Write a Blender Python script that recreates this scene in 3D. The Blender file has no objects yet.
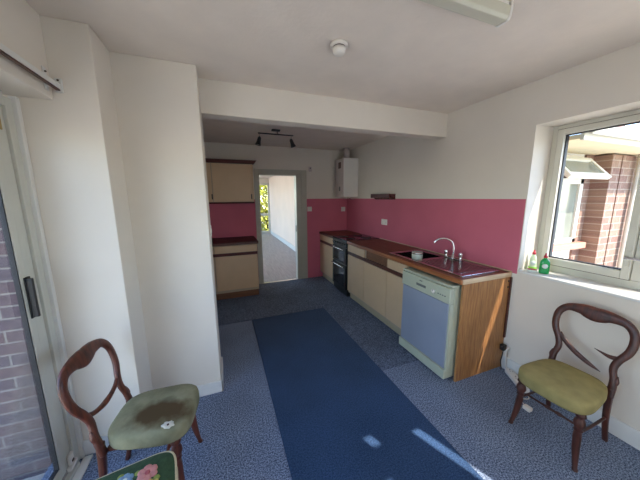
import bpy, bmesh, math, random
from mathutils import Vector, Matrix
random.seed(7)
PI = math.pi
scn = bpy.context.scene
COL = scn.collection

# ------------------------------------------------------------------ materials
def srgb(r, g, b):
    f = lambda c: (c/255/12.92) if c/255 <= .04045 else ((c/255+.055)/1.055)**2.4
    return (f(r), f(g), f(b), 1)

def new_mat(name):
    m = bpy.data.materials.new(name); m.use_nodes = True
    nt = m.node_tree
    return m, nt, nt.nodes['Principled BSDF']

def ramp(nt, stops):
    r = nt.nodes.new('ShaderNodeValToRGB')
    els = r.color_ramp.elements
    els[0].position, els[0].color = stops[0]
    els[1].position, els[1].color = stops[-1]
    for p, c in stops[1:-1]:
        e = els.new(p); e.color = c
    return r

def scale_col(c, k): return (min(c[0]*k, 1), min(c[1]*k, 1), min(c[2]*k, 1), 1)

def coords(nt, kind='pos', scale=(1, 1, 1), rot=(0, 0, 0)):
    mp = nt.nodes.new('ShaderNodeMapping')
    mp.inputs['Scale'].default_value = scale
    mp.inputs['Rotation'].default_value = rot
    if kind == 'pos':
        g = nt.nodes.new('ShaderNodeNewGeometry'); nt.links.new(g.outputs['Position'], mp.inputs['Vector'])
    else:
        g = nt.nodes.new('ShaderNodeTexCoord'); nt.links.new(g.outputs['Object'], mp.inputs['Vector'])
    return mp

def noise(nt, vec, scale, detail=3, rough=.5):
    n = nt.nodes.new('ShaderNodeTexNoise')
    n.inputs['Scale'].default_value = scale; n.inputs['Detail'].default_value = detail
    n.inputs['Roughness'].default_value = rough
    nt.links.new(vec.outputs[0], n.inputs['Vector'])
    return n

def add_bump(nt, b, src, strength, dist=.01):
    bp = nt.nodes.new('ShaderNodeBump'); bp.inputs['Strength'].default_value = strength
    bp.inputs['Distance'].default_value = dist
    nt.links.new(src, bp.inputs['Height']); nt.links.new(bp.outputs['Normal'], b.inputs['Normal'])

def plain(name, col, rough=.5, metal=0, vary=.06, nscale=6, bump=0, bscale=60, kind='pos', spec=.5, coat=0):
    m, nt, b = new_mat(name)
    v = coords(nt, kind)
    n = noise(nt, v, nscale)
    r = ramp(nt, [(.3, scale_col(col, 1-vary)), (.7, scale_col(col, 1+vary))])
    nt.links.new(n.outputs['Fac'], r.inputs['Fac'])
    nt.links.new(r.outputs['Color'], b.inputs['Base Color'])
    b.inputs['Roughness'].default_value = rough; b.inputs['Metallic'].default_value = metal
    b.inputs['Specular IOR Level'].default_value = spec
    b.inputs['Coat Weight'].default_value = coat
    if bump:
        n2 = noise(nt, v, bscale, 4)
        add_bump(nt, b, n2.outputs['Fac'], bump, .004)
    return m

def wood(name, dark, light, axis='z', rough=.4, scale=9, coat=0, kind='pos'):
    m, nt, b = new_mat(name)
    sc = {'x': (.6, 9, 9), 'y': (9, .6, 9), 'z': (9, 9, .6)}[axis]
    v = coords(nt, kind, sc)
    n = noise(nt, v, scale, 6, .6)
    r = ramp(nt, [(.3, dark), (.68, light)])
    nt.links.new(n.outputs['Fac'], r.inputs['Fac'])
    nt.links.new(r.outputs['Color'], b.inputs['Base Color'])
    b.inputs['Roughness'].default_value = rough; b.inputs['Coat Weight'].default_value = coat
    add_bump(nt, b, n.outputs['Fac'], .08, .002)
    return m

def brick(name, plane, c1, c2, mortar, off=0.0):
    m, nt, b = new_mat(name)
    g = nt.nodes.new('ShaderNodeNewGeometry')
    s = nt.nodes.new('ShaderNodeSeparateXYZ'); nt.links.new(g.outputs['Position'], s.inputs[0])
    c = nt.nodes.new('ShaderNodeCombineXYZ')
    nt.links.new(s.outputs['X' if plane == 'x' else 'Y'], c.inputs[0])
    nt.links.new(s.outputs['Z'], c.inputs[1])
    mp = nt.nodes.new('ShaderNodeMapping'); mp.inputs['Location'].default_value = (off, .017, 0)
    nt.links.new(c.outputs[0], mp.inputs['Vector'])
    t = nt.nodes.new('ShaderNodeTexBrick')
    nt.links.new(mp.outputs[0], t.inputs['Vector'])
    t.inputs['Scale'].default_value = 1
    t.inputs['Brick Width'].default_value = .225; t.inputs['Row Height'].default_value = .075
    t.inputs['Mortar Size'].default_value = .0055; t.inputs['Mortar Smooth'].default_value = .15
    t.inputs['Color1'].default_value = c1; t.inputs['Color2'].default_value = c2; t.inputs['Mortar'].default_value = mortar
    n = noise(nt, mp, 30, 4)
    mx = nt.nodes.new('ShaderNodeMix'); mx.data_type = 'RGBA'; mx.blend_type = 'MULTIPLY'
    mx.inputs[0].default_value = .5
    r = ramp(nt, [(.3, (.6, .6, .6, 1)), (.7, (1.25, 1.2, 1.2, 1))])
    nt.links.new(n.outputs['Fac'], r.inputs['Fac'])
    nt.links.new(t.outputs['Color'], mx.inputs[6]); nt.links.new(r.outputs['Color'], mx.inputs[7])
    nt.links.new(mx.outputs[2], b.inputs['Base Color'])
    b.inputs['Roughness'].default_value = .9
    add_bump(nt, b, t.outputs['Fac'], -.5, .006)
    return m

def carpet(name, dark, light, kitchen=None):
    m, nt, b = new_mat(name)
    v = coords(nt)
    n = noise(nt, v, 120, 2, .8)
    n2 = noise(nt, v, 3, 2)
    r = ramp(nt, [(.38, dark), (.5, scale_col(tuple((dark[i]+light[i])/2 for i in range(3)), 1)), (.62, light)])
    nt.links.new(n.outputs['Fac'], r.inputs['Fac'])
    mx = nt.nodes.new('ShaderNodeMix'); mx.data_type = 'RGBA'; mx.blend_type = 'MULTIPLY'; mx.inputs[0].default_value = 1
    r2 = ramp(nt, [(.3, (.88, .88, .88, 1)), (.7, (1.1, 1.1, 1.1, 1))])
    nt.links.new(n2.outputs['Fac'], r2.inputs['Fac'])
    nt.links.new(r.outputs['Color'], mx.inputs[6]); nt.links.new(r2.outputs['Color'], mx.inputs[7])
    nt.links.new(mx.outputs[2], b.inputs['Base Color'])
    b.inputs['Roughness'].default_value = 1; b.inputs['Specular IOR Level'].default_value = .1
    b.inputs['Sheen Weight'].default_value = .15
    add_bump(nt, b, n.outputs['Fac'], .5, .006)
    return m

def wall_paint(name, base, pink=None):
    """matt white emulsion; a pink splash band below z 1.543 where given (a painted band, fixed to the wall)"""
    m, nt, b = new_mat(name)
    v = coords(nt)
    n = noise(nt, v, 2.2, 4)
    r = ramp(nt, [(.3, scale_col(base, .96)), (.7, scale_col(base, 1.02))])
    nt.links.new(n.outputs['Fac'], r.inputs['Fac'])
    out = r.outputs['Color']
    if pink:
        g = nt.nodes.new('ShaderNodeNewGeometry')
        s = nt.nodes.new('ShaderNodeSeparateXYZ'); nt.links.new(g.outputs['Position'], s.inputs[0])
        lt = nt.nodes.new('ShaderNodeMath'); lt.operation = 'LESS_THAN'; lt.inputs[1].default_value = 1.543
        nt.links.new(s.outputs['Z'], lt.inputs[0])
        gt = nt.nodes.new('ShaderNodeMath'); gt.operation = 'GREATER_THAN'; gt.inputs[1].default_value = pink[1]
        nt.links.new(s.outputs['Y'], gt.inputs[0])
        ml = nt.nodes.new('ShaderNodeMath'); ml.operation = 'MULTIPLY'
        za = nt.nodes.new('ShaderNodeMath'); za.operation = 'GREATER_THAN'; za.inputs[1].default_value = .905; nt.links.new(s.outputs['Z'], za.inputs[0])
        ya = nt.nodes.new('ShaderNodeMath'); ya.operation = 'GREATER_THAN'; ya.inputs[1].default_value = 1.43; nt.links.new(s.outputs['Y'], ya.inputs[0])
        mo = nt.nodes.new('ShaderNodeMath'); mo.operation = 'MAXIMUM'; nt.links.new(za.outputs[0], mo.inputs[0]); nt.links.new(ya.outputs[0], mo.inputs[1])
        m1 = nt.nodes.new('ShaderNodeMath'); m1.operation = 'MULTIPLY'; nt.links.new(lt.outputs[0], m1.inputs[0]); nt.links.new(mo.outputs[0], m1.inputs[1])
        nt.links.new(m1.outputs[0], ml.inputs[0]); nt.links.new(gt.outputs[0], ml.inputs[1])
        mx = nt.nodes.new('ShaderNodeMix'); mx.data_type = 'RGBA'
        rp = ramp(nt, [(.3, scale_col(pink[0], .94)), (.7, scale_col(pink[0], 1.05))])
        nt.links.new(n.outputs['Fac'], rp.inputs['Fac'])
        nt.links.new(ml.outputs[0], mx.inputs[0]); nt.links.new(out, mx.inputs[6]); nt.links.new(rp.outputs['Color'], mx.inputs[7])
        out = mx.outputs[2]
    nt.links.new(out, b.inputs['Base Color'])
    b.inputs['Roughness'].default_value = .75; b.inputs['Specular IOR Level'].default_value = .25
    n2 = noise(nt, v, 45, 4)
    add_bump(nt, b, n2.outputs['Fac'], .06, .004)
    return m

def glass_mat(name, tint=(1, 1, 1, 1), refl=.09):
    m = bpy.data.materials.new(name); m.use_nodes = True; nt = m.node_tree
    nt.nodes.remove(nt.nodes['Principled BSDF'])
    t = nt.nodes.new('ShaderNodeBsdfTransparent'); t.inputs[0].default_value = tint
    g = nt.nodes.new('ShaderNodeBsdfGlossy'); g.inputs['Roughness'].default_value = .01
    lw = nt.nodes.new('ShaderNodeLayerWeight'); lw.inputs[0].default_value = .12
    mu = nt.nodes.new('ShaderNodeMath'); mu.operation = 'MULTIPLY'; mu.inputs[1].default_value = refl*6
    nt.links.new(lw.outputs['Fresnel'], mu.inputs[0])
    mx = nt.nodes.new('ShaderNodeMixShader')
    nt.links.new(mu.outputs[0], mx.inputs[0]); nt.links.new(t.outputs[0], mx.inputs[1]); nt.links.new(g.outputs[0], mx.inputs[2])
    nt.links.new(mx.outputs[0], nt.nodes['Material Output'].inputs['Surface'])
    return m

WHITE = (.745, .685, .595, 1)
PINK = (.60, .155, .215, 1)
M = {}
M['wall'] = wall_paint('white emulsion', WHITE)
M['wall_pink'] = wall_paint('white emulsion with pink band', WHITE, (PINK, 1.372))
M['wall_warm'] = wall_paint('warm cream emulsion', (.88, .73, .61, 1))
M['ceiling'] = plain('textured ceiling', (.79, .705, .615, 1), .9, vary=.03, bump=.35, bscale=38, spec=.2)
M['gloss'] = plain('white gloss trim', (.72, .71, .67, 1), .35, vary=.03)
M['upvc'] = plain('white upvc', (.62, .60, .51, 1), .32, vary=.03)
M['alu'] = plain('pale door frame', (.58, .575, .51, 1), .4, vary=.04)
M['gasket'] = plain('black rubber', (.015, .015, .017, 1), .6)
M['black'] = plain('black plastic', (.012, .012, .013, 1), .45)
M['carpet'] = carpet('mottled blue carpet', srgb(36, 52, 78), srgb(152, 166, 190))
M['carpet_dark'] = carpet('dark blue carpet', srgb(32, 44, 66), srgb(118, 132, 156))
M['runner'] = carpet('navy runner carpet', srgb(30, 52, 82), srgb(54, 80, 114))
M['laminate'] = wood('grey wood flooring', srgb(140, 135, 135), srgb(178, 172, 170), 'y', .45, 5)
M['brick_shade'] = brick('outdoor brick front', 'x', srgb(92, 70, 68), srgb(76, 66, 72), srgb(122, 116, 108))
M['brick_front'] = brick('wing brick front', 'x', srgb(116, 86, 74), srgb(134, 108, 90), srgb(150, 136, 120), .07)
M['brick_side'] = brick('wing brick side', 'y', srgb(158, 100, 78), srgb(176, 124, 92), srgb(196, 176, 150))
M['mahog'] = wood('mahogany', srgb(50, 24, 17), srgb(110, 56, 38), 'z', .42, 5, .08, 'obj')
M['mahog_dark'] = wood('dark mahogany', srgb(42, 21, 16), srgb(90, 46, 34), 'z', .42, 5, .06, 'obj')
M['worktop'] = wood('brown laminate worktop', srgb(104, 54, 34), srgb(136, 78, 50), 'y', .45, 4)
M['lip'] = wood('worktop wooden edge', srgb(128, 74, 42), srgb(168, 108, 66), 'y', .35, 5)
M['lip_end'] = wood('worktop end edge', srgb(196, 166, 130), srgb(222, 196, 160), 'x', .4, 5)
M['panel'] = wood('teak veneer', srgb(130, 84, 46), srgb(184, 132, 80), 'z', .42, 9)
M['cream'] = plain('cream cabinet door', srgb(206, 176, 140), .4, vary=.03)
M['cream_edge'] = plain('cabinet side', srgb(176, 158, 136), .5, vary=.03)
M['brown'] = wood('dark brown cabinet trim', srgb(62, 28, 20), srgb(90, 44, 32), 'y', .4, 5)
M['redbrown'] = wood('cornice', srgb(62, 18, 18), srgb(92, 32, 28), 'x', .55, 5)
M['toe'] = wood('plinth wood', srgb(96, 60, 38), srgb(128, 84, 54), 'x', .5, 5)
M['plinth'] = plain('pale plinth', srgb(176, 160, 130), .5)
M['steel'] = plain('brushed steel', (.62, .60, .60, 1), .22, 1, .08, 30)
M['sink'] = plain('dull steel sink', (.42, .38, .38, 1), .2, 1, .08, 20)
M['chrome'] = plain('chrome', (.8, .8, .8, 1), .08, 1, .02)
M['dw_cream'] = plain('appliance cream', srgb(186, 190, 168), .35, vary=.03)
M['dw_blue'] = plain('appliance grey blue front', srgb(150, 158, 174), .35, .1, .04, 4)
M['dw_mark'] = plain('dark lettering', srgb(96, 100, 100), .5)
M['cooker'] = plain('black enamel', (.010, .010, .011, 1), .4, spec=.3)
M['oven_glass'] = plain('dark oven glass', (.02, .02, .022, 1), .12, spec=.4)
M['boiler'] = plain('boiler white', srgb(226, 222, 214), .4, vary=.03)
M['boiler_face'] = plain('boiler front grey', srgb(196, 182, 176), .45, vary=.04)
M['switch'] = plain('white plastic', srgb(228, 222, 212), .35, vary=.02)
M['batten'] = plain('prismatic diffuser', srgb(196, 194, 176), .3, vary=.03)
M['olive'] = plain('olive velvet', srgb(146, 134, 88), .9, vary=.14, nscale=14, bump=.2, bscale=160, kind='obj', spec=.2)
M['green_liquid'] = plain('green bottle', srgb(14, 150, 74), .2, vary=.05, kind='obj', coat=.3)
M['clear_bottle'] = plain('pale bottle', srgb(210, 226, 190), .25, vary=.05, kind='obj')
M['lime'] = plain('lime liquid', srgb(150, 220, 80), .25, vary=.05, kind='obj')
M['red'] = plain('red cap', srgb(190, 40, 50), .35)
M['label'] = plain('white bottle label', srgb(220, 230, 222), .5)
M['cup'] = plain('pale glazed cup', srgb(190, 200, 186), .3)
M['tan'] = plain('tan vent', srgb(168, 142, 86), .5)
M['stuffing'] = plain('white stuffing', srgb(206, 200, 182), 1, vary=.12, nscale=60, kind='obj')
M['piping'] = plain('cream braid', srgb(206, 194, 158), .9, vary=.1, nscale=80, kind='obj')
M['tapestry'] = plain('dark green needlepoint', srgb(52, 80, 52), .95, vary=.2, nscale=60, bump=.4, bscale=300, kind='obj')
M['petal_pink'] = plain('pink wool', srgb(206, 140, 132), .95, vary=.15, nscale=60, kind='obj')
M['petal_rose'] = plain('rose wool', srgb(176, 92, 96), .95, vary=.15, nscale=60, kind='obj')
M['petal_blue'] = plain('blue wool', srgb(124, 154, 178), .95, vary=.15, nscale=60, kind='obj')
M['petal_yellow'] = plain('yellow wool', srgb(206, 184, 100), .95, vary=.15, nscale=60, kind='obj')
M['leafwool'] = plain('leaf wool', srgb(136, 150, 72), .95, vary=.15, nscale=60, kind='obj')
M['leaf'] = plain('leaves', srgb(176, 176, 78), .7, vary=.3, nscale=3)
M['bark'] = plain('bark', srgb(88, 74, 58), .9)
M['ground'] = plain('paving', srgb(192, 184, 168), .9, vary=.1)
M['render'] = plain('white render', srgb(226, 222, 210), .8)
M['soffit'] = plain('cream soffit', srgb(226, 212, 178), .6)
M['sillred'] = plain('red tile sill', srgb(186, 120, 100), .7)
M['tile'] = plain('roof tiles', srgb(190, 150, 146), .8, vary=.2, nscale=8)
M['glass'] = glass_mat('clear glass')
M['glass_wing'] = plain('wing window glass', srgb(120, 124, 112), .12, vary=.2, nscale=2, spec=.8)

def olive_worn():
    m, nt, b = new_mat('worn olive velvet')
    v = coords(nt, 'obj')
    n = noise(nt, v, 12, 4)
    r = ramp(nt, [(.3, srgb(118, 116, 90)), (.7, srgb(148, 144, 114))])
    nt.links.new(n.outputs['Fac'], r.inputs['Fac'])
    # brown worn patch across the seat
    mp = nt.nodes.new('ShaderNodeMapping'); mp.vector_type = 'POINT'
    tc = nt.nodes.new('ShaderNodeTexCoord'); nt.links.new(tc.outputs['Object'], mp.inputs['Vector'])
    mp.inputs['Location'].default_value = (-.62, -.42, -6.6); mp.inputs['Scale'].default_value = (11, 6.5, 15)
    ln = nt.nodes.new('ShaderNodeVectorMath'); ln.operation = 'LENGTH'; nt.links.new(mp.outputs[0], ln.inputs[0])
    n2 = noise(nt, v, 16, 3)
    ad = nt.nodes.new('ShaderNodeMath'); ad.operation = 'ADD'; nt.links.new(ln.outputs['Value'], ad.inputs[0]); nt.links.new(n2.outputs['Fac'], ad.inputs[1])
    rr = ramp(nt, [(.62, (1, 1, 1, 1)), (.95, (0, 0, 0, 1))])
    hv = nt.nodes.new('ShaderNodeMath'); hv.operation = 'MULTIPLY'; hv.inputs[1].default_value = .55
    nt.links.new(ad.outputs[0], hv.inputs[0]); nt.links.new(hv.outputs[0], rr.inputs['Fac'])
    mx = nt.nodes.new('ShaderNodeMix'); mx.data_type = 'RGBA'
    nt.links.new(rr.outputs['Color'], mx.inputs[0]); nt.links.new(r.outputs['Color'], mx.inputs[6])
    mx.inputs[7].default_value = srgb(84, 68, 44)
    nt.links.new(mx.outputs[2], b.inputs['Base Color'])
    b.inputs['Roughness'].default_value = .92; b.inputs['Specular IOR Level'].default_value = .2
    n3 = noise(nt, v, 150, 3); add_bump(nt, b, n3.outputs['Fac'], .2, .003)
    return m
M['olive_worn'] = olive_worn()

# ------------------------------------------------------------------ mesh helpers
class MB:
    def __init__(s): s.bm = bmesh.new(); s.mats = []
    def mi(s, mat):
        m = M[mat] if isinstance(mat, str) else mat
        if m not in s.mats: s.mats.append(m)
        return s.mats.index(m)
    def box(s, x0, x1, y0, y1, z0, z1, mat, bev=0, mtx=None, seg=2):
        b2 = bmesh.new(); bmesh.ops.create_cube(b2, size=1)
        for v in b2.verts:
            v.co = Vector(((x0+x1)/2+v.co.x*(x1-x0), (y0+y1)/2+v.co.y*(y1-y0), (z0+z1)/2+v.co.z*(z1-z0)))
        if bev: bmesh.ops.bevel(b2, geom=b2.edges[:], offset=bev, segments=seg, profile=.5, affect='EDGES')
        return s.merge(b2, mat, mtx, smooth=False)
    def merge(s, b2, mat, mtx=None, smooth=False):
        i = s.mi(mat)
        if mtx: bmesh.ops.transform(b2, matrix=mtx, verts=b2.verts)
        bmesh.ops.recalc_face_normals(b2, faces=b2.faces[:])
        mp = {}
        for v in b2.verts: mp[v] = s.bm.verts.new(v.co)
        for f in b2.faces:
            try:
                nf = s.bm.faces.new([mp[v] for v in f.verts]); nf.material_index = i; nf.smooth = smooth
            except ValueError: pass
        b2.free(); return s
    def quad(s, pts, mat):
        b2 = bmesh.new(); b2.faces.new([b2.verts.new(p) for p in pts]); return s.merge(b2, mat)
    def lathe(s, prof, mat, c=(0, 0, 0), seg=20, bend=None, mtx=None):
        """prof: [(r,z)], closed at both ends"""
        b2 = bmesh.new(); rings = []
        for r, z in prof:
            ox, oy = bend(z) if bend else (0, 0)
            rings.append([b2.verts.new((c[0]+ox+r*math.cos(2*PI*k/seg), c[1]+oy+r*math.sin(2*PI*k/seg), c[2]+z)) for k in range(seg)])
        for a, b in zip(rings, rings[1:]):
            for k in range(seg): b2.faces.new((a[k], a[(k+1) % seg], b[(k+1) % seg], b[k]))
        b2.faces.new(rings[0][::-1]); b2.faces.new(rings[-1])
        return s.merge(b2, mat, mtx, smooth=True)
    def sweep(s, pts, wid, thk, N, mat, closed=False, sub=5, cs=10, n=2.6, caps=True):
        """sweep a rounded cross-section along pts; wid across the path in the plane, thk along N"""
        P = [Vector(p) for p in pts]; K = len(P)
        C, W, T = [], [], []
        rng = range(K) if closed else range(K-1)
        def cr(a, b, c, d, t): return .5*((2*b)+(c-a)*t+(2*a-5*b+4*c-d)*t*t+(3*b-a-3*c+d)*t**3)
        wl = wid if isinstance(wid, (list, tuple)) else [wid]*K
        tl = thk if isinstance(thk, (list, tuple)) else [thk]*K
        for i in rng:
            ix = [(i-1) % K, i, (i+1) % K, (i+2) % K] if closed else [max(i-1, 0), i, i+1, min(i+2, K-1)]
            for k in range(sub):
                t = k/sub
                C.append(cr(*[P[j] for j in ix], t)); W.append(cr(*[wl[j] for j in ix], t)); T.append(cr(*[tl[j] for j in ix], t))
        if not closed: C.append(P[-1]); W.append(wl[-1]); T.append(tl[-1])
        b2 = bmesh.new(); rings = []; L = len(C)
        N = Vector(N).normalized()
        for i in range(L):
            a = C[(i-1) % L] if closed else C[max(i-1, 0)]; b = C[(i+1) % L] if closed else C[min(i+1, L-1)]
            t = (b-a).normalized(); nn = (N-t*N.dot(t)).normalized(); sd = nn.cross(t)
            ring = []
            for k in range(cs):
                an = 2*PI*(k+.5)/cs; ca, sa = math.cos(an), math.sin(an)
                u = math.copysign(abs(ca)**(2/n), ca)*W[i]/2; v = math.copysign(abs(sa)**(2/n), sa)*T[i]/2
                ring.append(b2.verts.new(C[i]+sd*u+nn*v))
            rings.append(ring)
        for i in range(L if closed else L-1):
            a, b = rings[i], rings[(i+1) % L]
            for k in range(cs): b2.faces.new((a[k], a[(k+1) % cs], b[(k+1) % cs], b[k]))
        if not closed: b2.faces.new(rings[0][::-1]); b2.faces.new(rings[-1])
        return s.merge(b2, mat, smooth=True)
    def tube(s, pts, r, mat, sub=5, cs=8, N=(0.13, .21, 1)):
        return s.sweep(pts, 2*r, 2*r, N, mat, sub=sub, cs=cs, n=2)
    def prism(s, poly, a0, a1, mat, axis='y', bev=0):
        """poly in the two other axes, extruded from a0 to a1 on axis"""
        def P(u, v, a): return {'x': (a, u, v), 'y': (u, a, v), 'z': (u, v, a)}[axis]
        b2 = bmesh.new()
        A = [b2.verts.new(P(u, v, a0)) for u, v in poly]; B = [b2.verts.new(P(u, v, a1)) for u, v in poly]
        k = len(poly)
        for i in range(k): b2.faces.new((A[i], A[(i+1) % k], B[(i+1) % k], B[i]))
        b2.faces.new(A[::-1]); b2.faces.new(B)
        if bev: bmesh.ops.bevel(b2, geom=b2.edges[:], offset=bev, segments=2, profile=.5, affect='EDGES')
        return s.merge(b2, mat)
    def build(s, name, parent=None, label=None):
        me = bpy.data.meshes.new(name); s.bm.to_mesh(me); s.bm.free()
        for m in s.mats: me.materials.append(m)
        o = bpy.data.objects.new(name, me); COL.objects.link(o)
        if parent: o.parent = parent
        if label: o['label'] = label
        return o

def thing(name, label, cat, loc=(0, 0, 0), rz=0, group=None):
    o = bpy.data.objects.new(name, None); COL.objects.link(o)
    o.location = loc; o.rotation_euler = (0, 0, rz); o.empty_display_size = .1
    o['label'] = label; o['category'] = cat
    if group: o['group'] = group
    return o
def tag(o, label, cat, group=None):
    o['label'] = label; o['category'] = cat
    if group: o['group'] = group
    return o
def struct(o, label, cat):
    o['kind'] = 'structure'; o['label'] = label; o['category'] = cat; return o
def copy_tree(o, parent=None):
    c = o.copy(); COL.objects.link(c); c.parent = parent
    for ch in list(o.children): copy_tree(ch, c)
    return c
def onebox(name, dims, mat, bev=0):
    return MB().box(*dims, mat, bev).build(name)

# ------------------------------------------------------------------ dimensions
HC = 1.5696
H = 2.45
XR = 2.339; XRO = 2.632
YBK = 4.607; YBO = 4.73
X1, Y1, XP, YP, YPB = -.5747, 1.783, -.1007, 2.04, 2.37
XW = -.762; XWO = -1.06
ZL = 2.0665
YREAR = -.4
KL = -.80                                  # kitchen left wall
WY1 = 1.365; WY0 = -.25; WZ0 = .93; WZ1 = 2.117

# ------------------------------------------------------------------ setting: shell
f = MB()
f.box(XWO, XR, YREAR, YBK, -.12, 0, 'carpet')
struct(f.build('floor'), 'mottled blue fitted carpet over the whole room', 'floor')
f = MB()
f.box(1.268, XR-.02, 1.76, YBK-.01, 0, .004, 'carpet_dark')  # separate darker carpet piece at the kitchen end
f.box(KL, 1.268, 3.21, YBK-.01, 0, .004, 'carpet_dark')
struct(f.build('floor_kitchen'), 'darker blue carpet laid at the kitchen end', 'floor')
c = MB(); c.box(XWO, XRO, YREAR, YBO, H, H+.12, 'ceiling')
struct(c.build('ceiling'), 'off white textured ceiling', 'ceiling')

w = MB()
w.box(XR, XRO, YREAR, WY0, 0, H, 'wall_pink'); w.box(XR, XRO, WY0, WY1, 0, WZ0, 'wall_pink')
w.box(XR, XRO, WY0, WY1, WZ1, H, 'wall_pink'); w.box(XR, XRO, WY1, YBO, 0, H, 'wall_pink')
struct(w.build('wall_right'), 'white painted window wall with a pink splash band behind the sink', 'wall')
DX0, DX1, DZ = .607, 1.3965, 1.99
w = MB()
w.box(KL, DX0, YBK, YBO, 0, H, 'wall_pink'); w.box(DX1, XR, YBK, YBO, 0, H, 'wall_pink'); w.box(DX0, DX1, YBK, YBO, DZ, H, 'wall_pink')
struct(w.build('wall_back'), 'far kitchen wall painted white above pink, with a doorway', 'wall')
w = MB(); w.box(KL-.12, KL, YPB, YBO, 0, H, 'wall')
struct(w.build('wall_kitchen_left'), 'white kitchen side wall hidden behind the pier', 'wall')
w = MB()
w.box(-.965, X1, Y1, YPB, 0, H, 'wall', .004)
struct(w.build('wall_left_return'), 'white wall beside the sliding patio door', 'wall')
w = MB(); w.box(X1-.02, XP, YP, YPB, 0, H, 'wall', .006)
struct(w.build('wall_pier'), 'white wall pier jutting into the room before the kitchen', 'wall')
w = MB(); w.box(XWO, XW, YREAR, Y1, ZL, H, 'wall', .004); w.box(XWO, XW, YREAR, -.36, 0, ZL, 'wall')
struct(w.build('wall_left'), 'white wall above the sliding patio door', 'wall')
RX0, RX1, RZ1 = .05, 2.2, 2.40               # glazed opening added for light in the wall behind the camera
w = MB()
w.box(XWO, RX0, YREAR-.2, YREAR, 0, H, 'wall'); w.box(RX1, XRO, YREAR-.2, YREAR, 0, H, 'wall'); w.box(RX0, RX1, YREAR-.2, YREAR, RZ1, H, 'wall')
struct(w.build('wall_rear'), 'white wall behind the camera with an added glazed opening', 'wall')
w = MB(); w.box(XP, XR, 2.2376, YPB, 2.204, H, 'wall', .003)
struct(w.build('ceiling_beam'), 'white boxed beam crossing the ceiling before the kitchen', 'beam')

def skirting(name, boxes, label):
    b = MB()
    for q in boxes: b.box(*q, 'gloss', .004)
    struct(b.build(name), label, 'skirting board')
skirting('baseboard_left', [(-.90, X1+.014, Y1-.014, Y1, 0, .10), (X1, X1+.014, Y1-.014, YP, 0, .10),
                            (X1, XP+.014, YP-.014, YP, 0, .10), (XP, XP+.014, YP-.014, YPB, 0, .10)], 'white skirting board round the white pier')
skirting('baseboard_right', [(XR-.014, XR, YREAR, 1.395, 0, .12)], 'white skirting board under the window')

# doorway to the next room
d2 = bpy.data.objects.new('door_2', None); COL.objects.link(d2); d2.location = (1.0, YBK, 0)
struct(d2, 'open doorway with pale painted frame into the next room', 'doorway')
def local(o, dims):
    x, y, z = o.location; a = dims
    return (a[0]-x, a[1]-x, a[2]-y, a[3]-y, a[4]-z, a[5]-z)
b = MB()
M['doorpaint'] = plain('grey white door paint', srgb(176, 172, 158), .4, vary=.03)
b.box(*local(d2, (DX0, DX0+.028, YBK-.012, YBO+.012, 0, DZ)), 'doorpaint', .003)
b.box(*local(d2, (DX1-.105, DX1, YBK-.012, YBO+.012, 0, DZ)), 'doorpaint', .003)
b.box(*local(d2, (DX0, DX1, YBK-.012, YBO+.012, DZ-.028, DZ)), 'doorpaint', .003)
b.build('frame', d2)
b = MB()
b.box(*local(d2, (DX0-.06, DX0+.008, YBK-.018, YBK, 0, DZ+.07)), 'doorpaint', .004)
b.box(*local(d2, (DX1-.008, DX1+.095, YBK-.018, YBK, 0, DZ+.07)), 'doorpaint', .004)
b.box(*local(d2, (DX0+.008, DX1-.008, YBK-.018, YBK, DZ-.008, DZ+.07)), 'doorpaint', .004)
b.build('architrave', d2)
b = MB(); b.box(*local(d2, (DX1-.110, DX1-.104, YBK+.02, YBK+.055, .93, 1.05)), 'black', .002); b.build('strike_plate', d2)
b = MB(); b.box(*local(d2, (DX0+.028, DX1-.105, YBK-.03, YBK+.02, 0, .012)), 'steel', .003); b.build('threshold_strip', d2)

# next room
struct(onebox('floor_next_room', (-3, 1.95, YBK, 11.4, -.1, .002), 'laminate'), 'pale grey wood floor of the next room', 'floor')
struct(onebox('ceiling_next_room', (-3, 2.1, YBO, 11.4, 2.4, 2.5), 'ceiling'), 'white ceiling of the next room', 'ceiling')
struct(onebox('wall_next_room_right', (1.95, 2.15, YBO, 11.4, 0, 2.4), 'wall_warm'), 'white side wall seen through the doorway', 'wall')
w = MB(); FY = 11.2
w.box(.4, 1.40, FY, FY+.2, 0, 2.4, 'wall'); w.box(-3, -2.6, FY, FY+.2, 0, 2.4, 'wall'); w.box(-2.6, .4, FY, FY+.2, 2.3, 2.4, 'wall'); w.box(1.40, 1.95, FY, FY+.2, 2.2, 2.4, 'wall')
struct(w.build('wall_next_room_end'), 'white end wall of the next room', 'wall')
w = MB(); w.box(-3.2, -3, YBO, 4.95, 0, 2.4, 'wall'); w.box(-3.2, -3, 10.9, 11.4, 0, 2.4, 'wall'); w.box(-3.2, -3, 4.95, 10.9, 0, .12, 'wall'); w.box(-3.2, -3, 4.95, 10.9, 2.36, 2.4, 'wall')
struct(w.build('wall_next_room_left'), 'wall of the next room with a wide opening added for daylight', 'wall')
w = MB(); w.box(-3, KL, YBO-.12, YBO, 0, 2.4, 'wall'); struct(w.build('wall_next_room_near'), 'white wall of the next room behind the kitchen', 'wall')
struct(onebox('baseboard_next_room', (1.932, 1.95, YBO+.02, FY, 0, .14), 'gloss', .004), 'white skirting board along the next room wall', 'skirting board')
b = MB(); b.box(-2.6, .4, FY+.09, FY+.1, 0, 2.3, 'glass')  # unseen glazing, added to let more light into the next room
struct(b.build('added_window_3'), 'large glass pane added in the end wall to brighten the next room', 'window')
b = MB(); b.box(-3.1, -3.09, 4.95, 10.9, .12, 2.36, 'glass')  # hidden side glazing, also added for next room brightness
struct(b.build('added_window_4'), 'large glass pane added in the side wall to brighten the next room', 'window')
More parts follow.
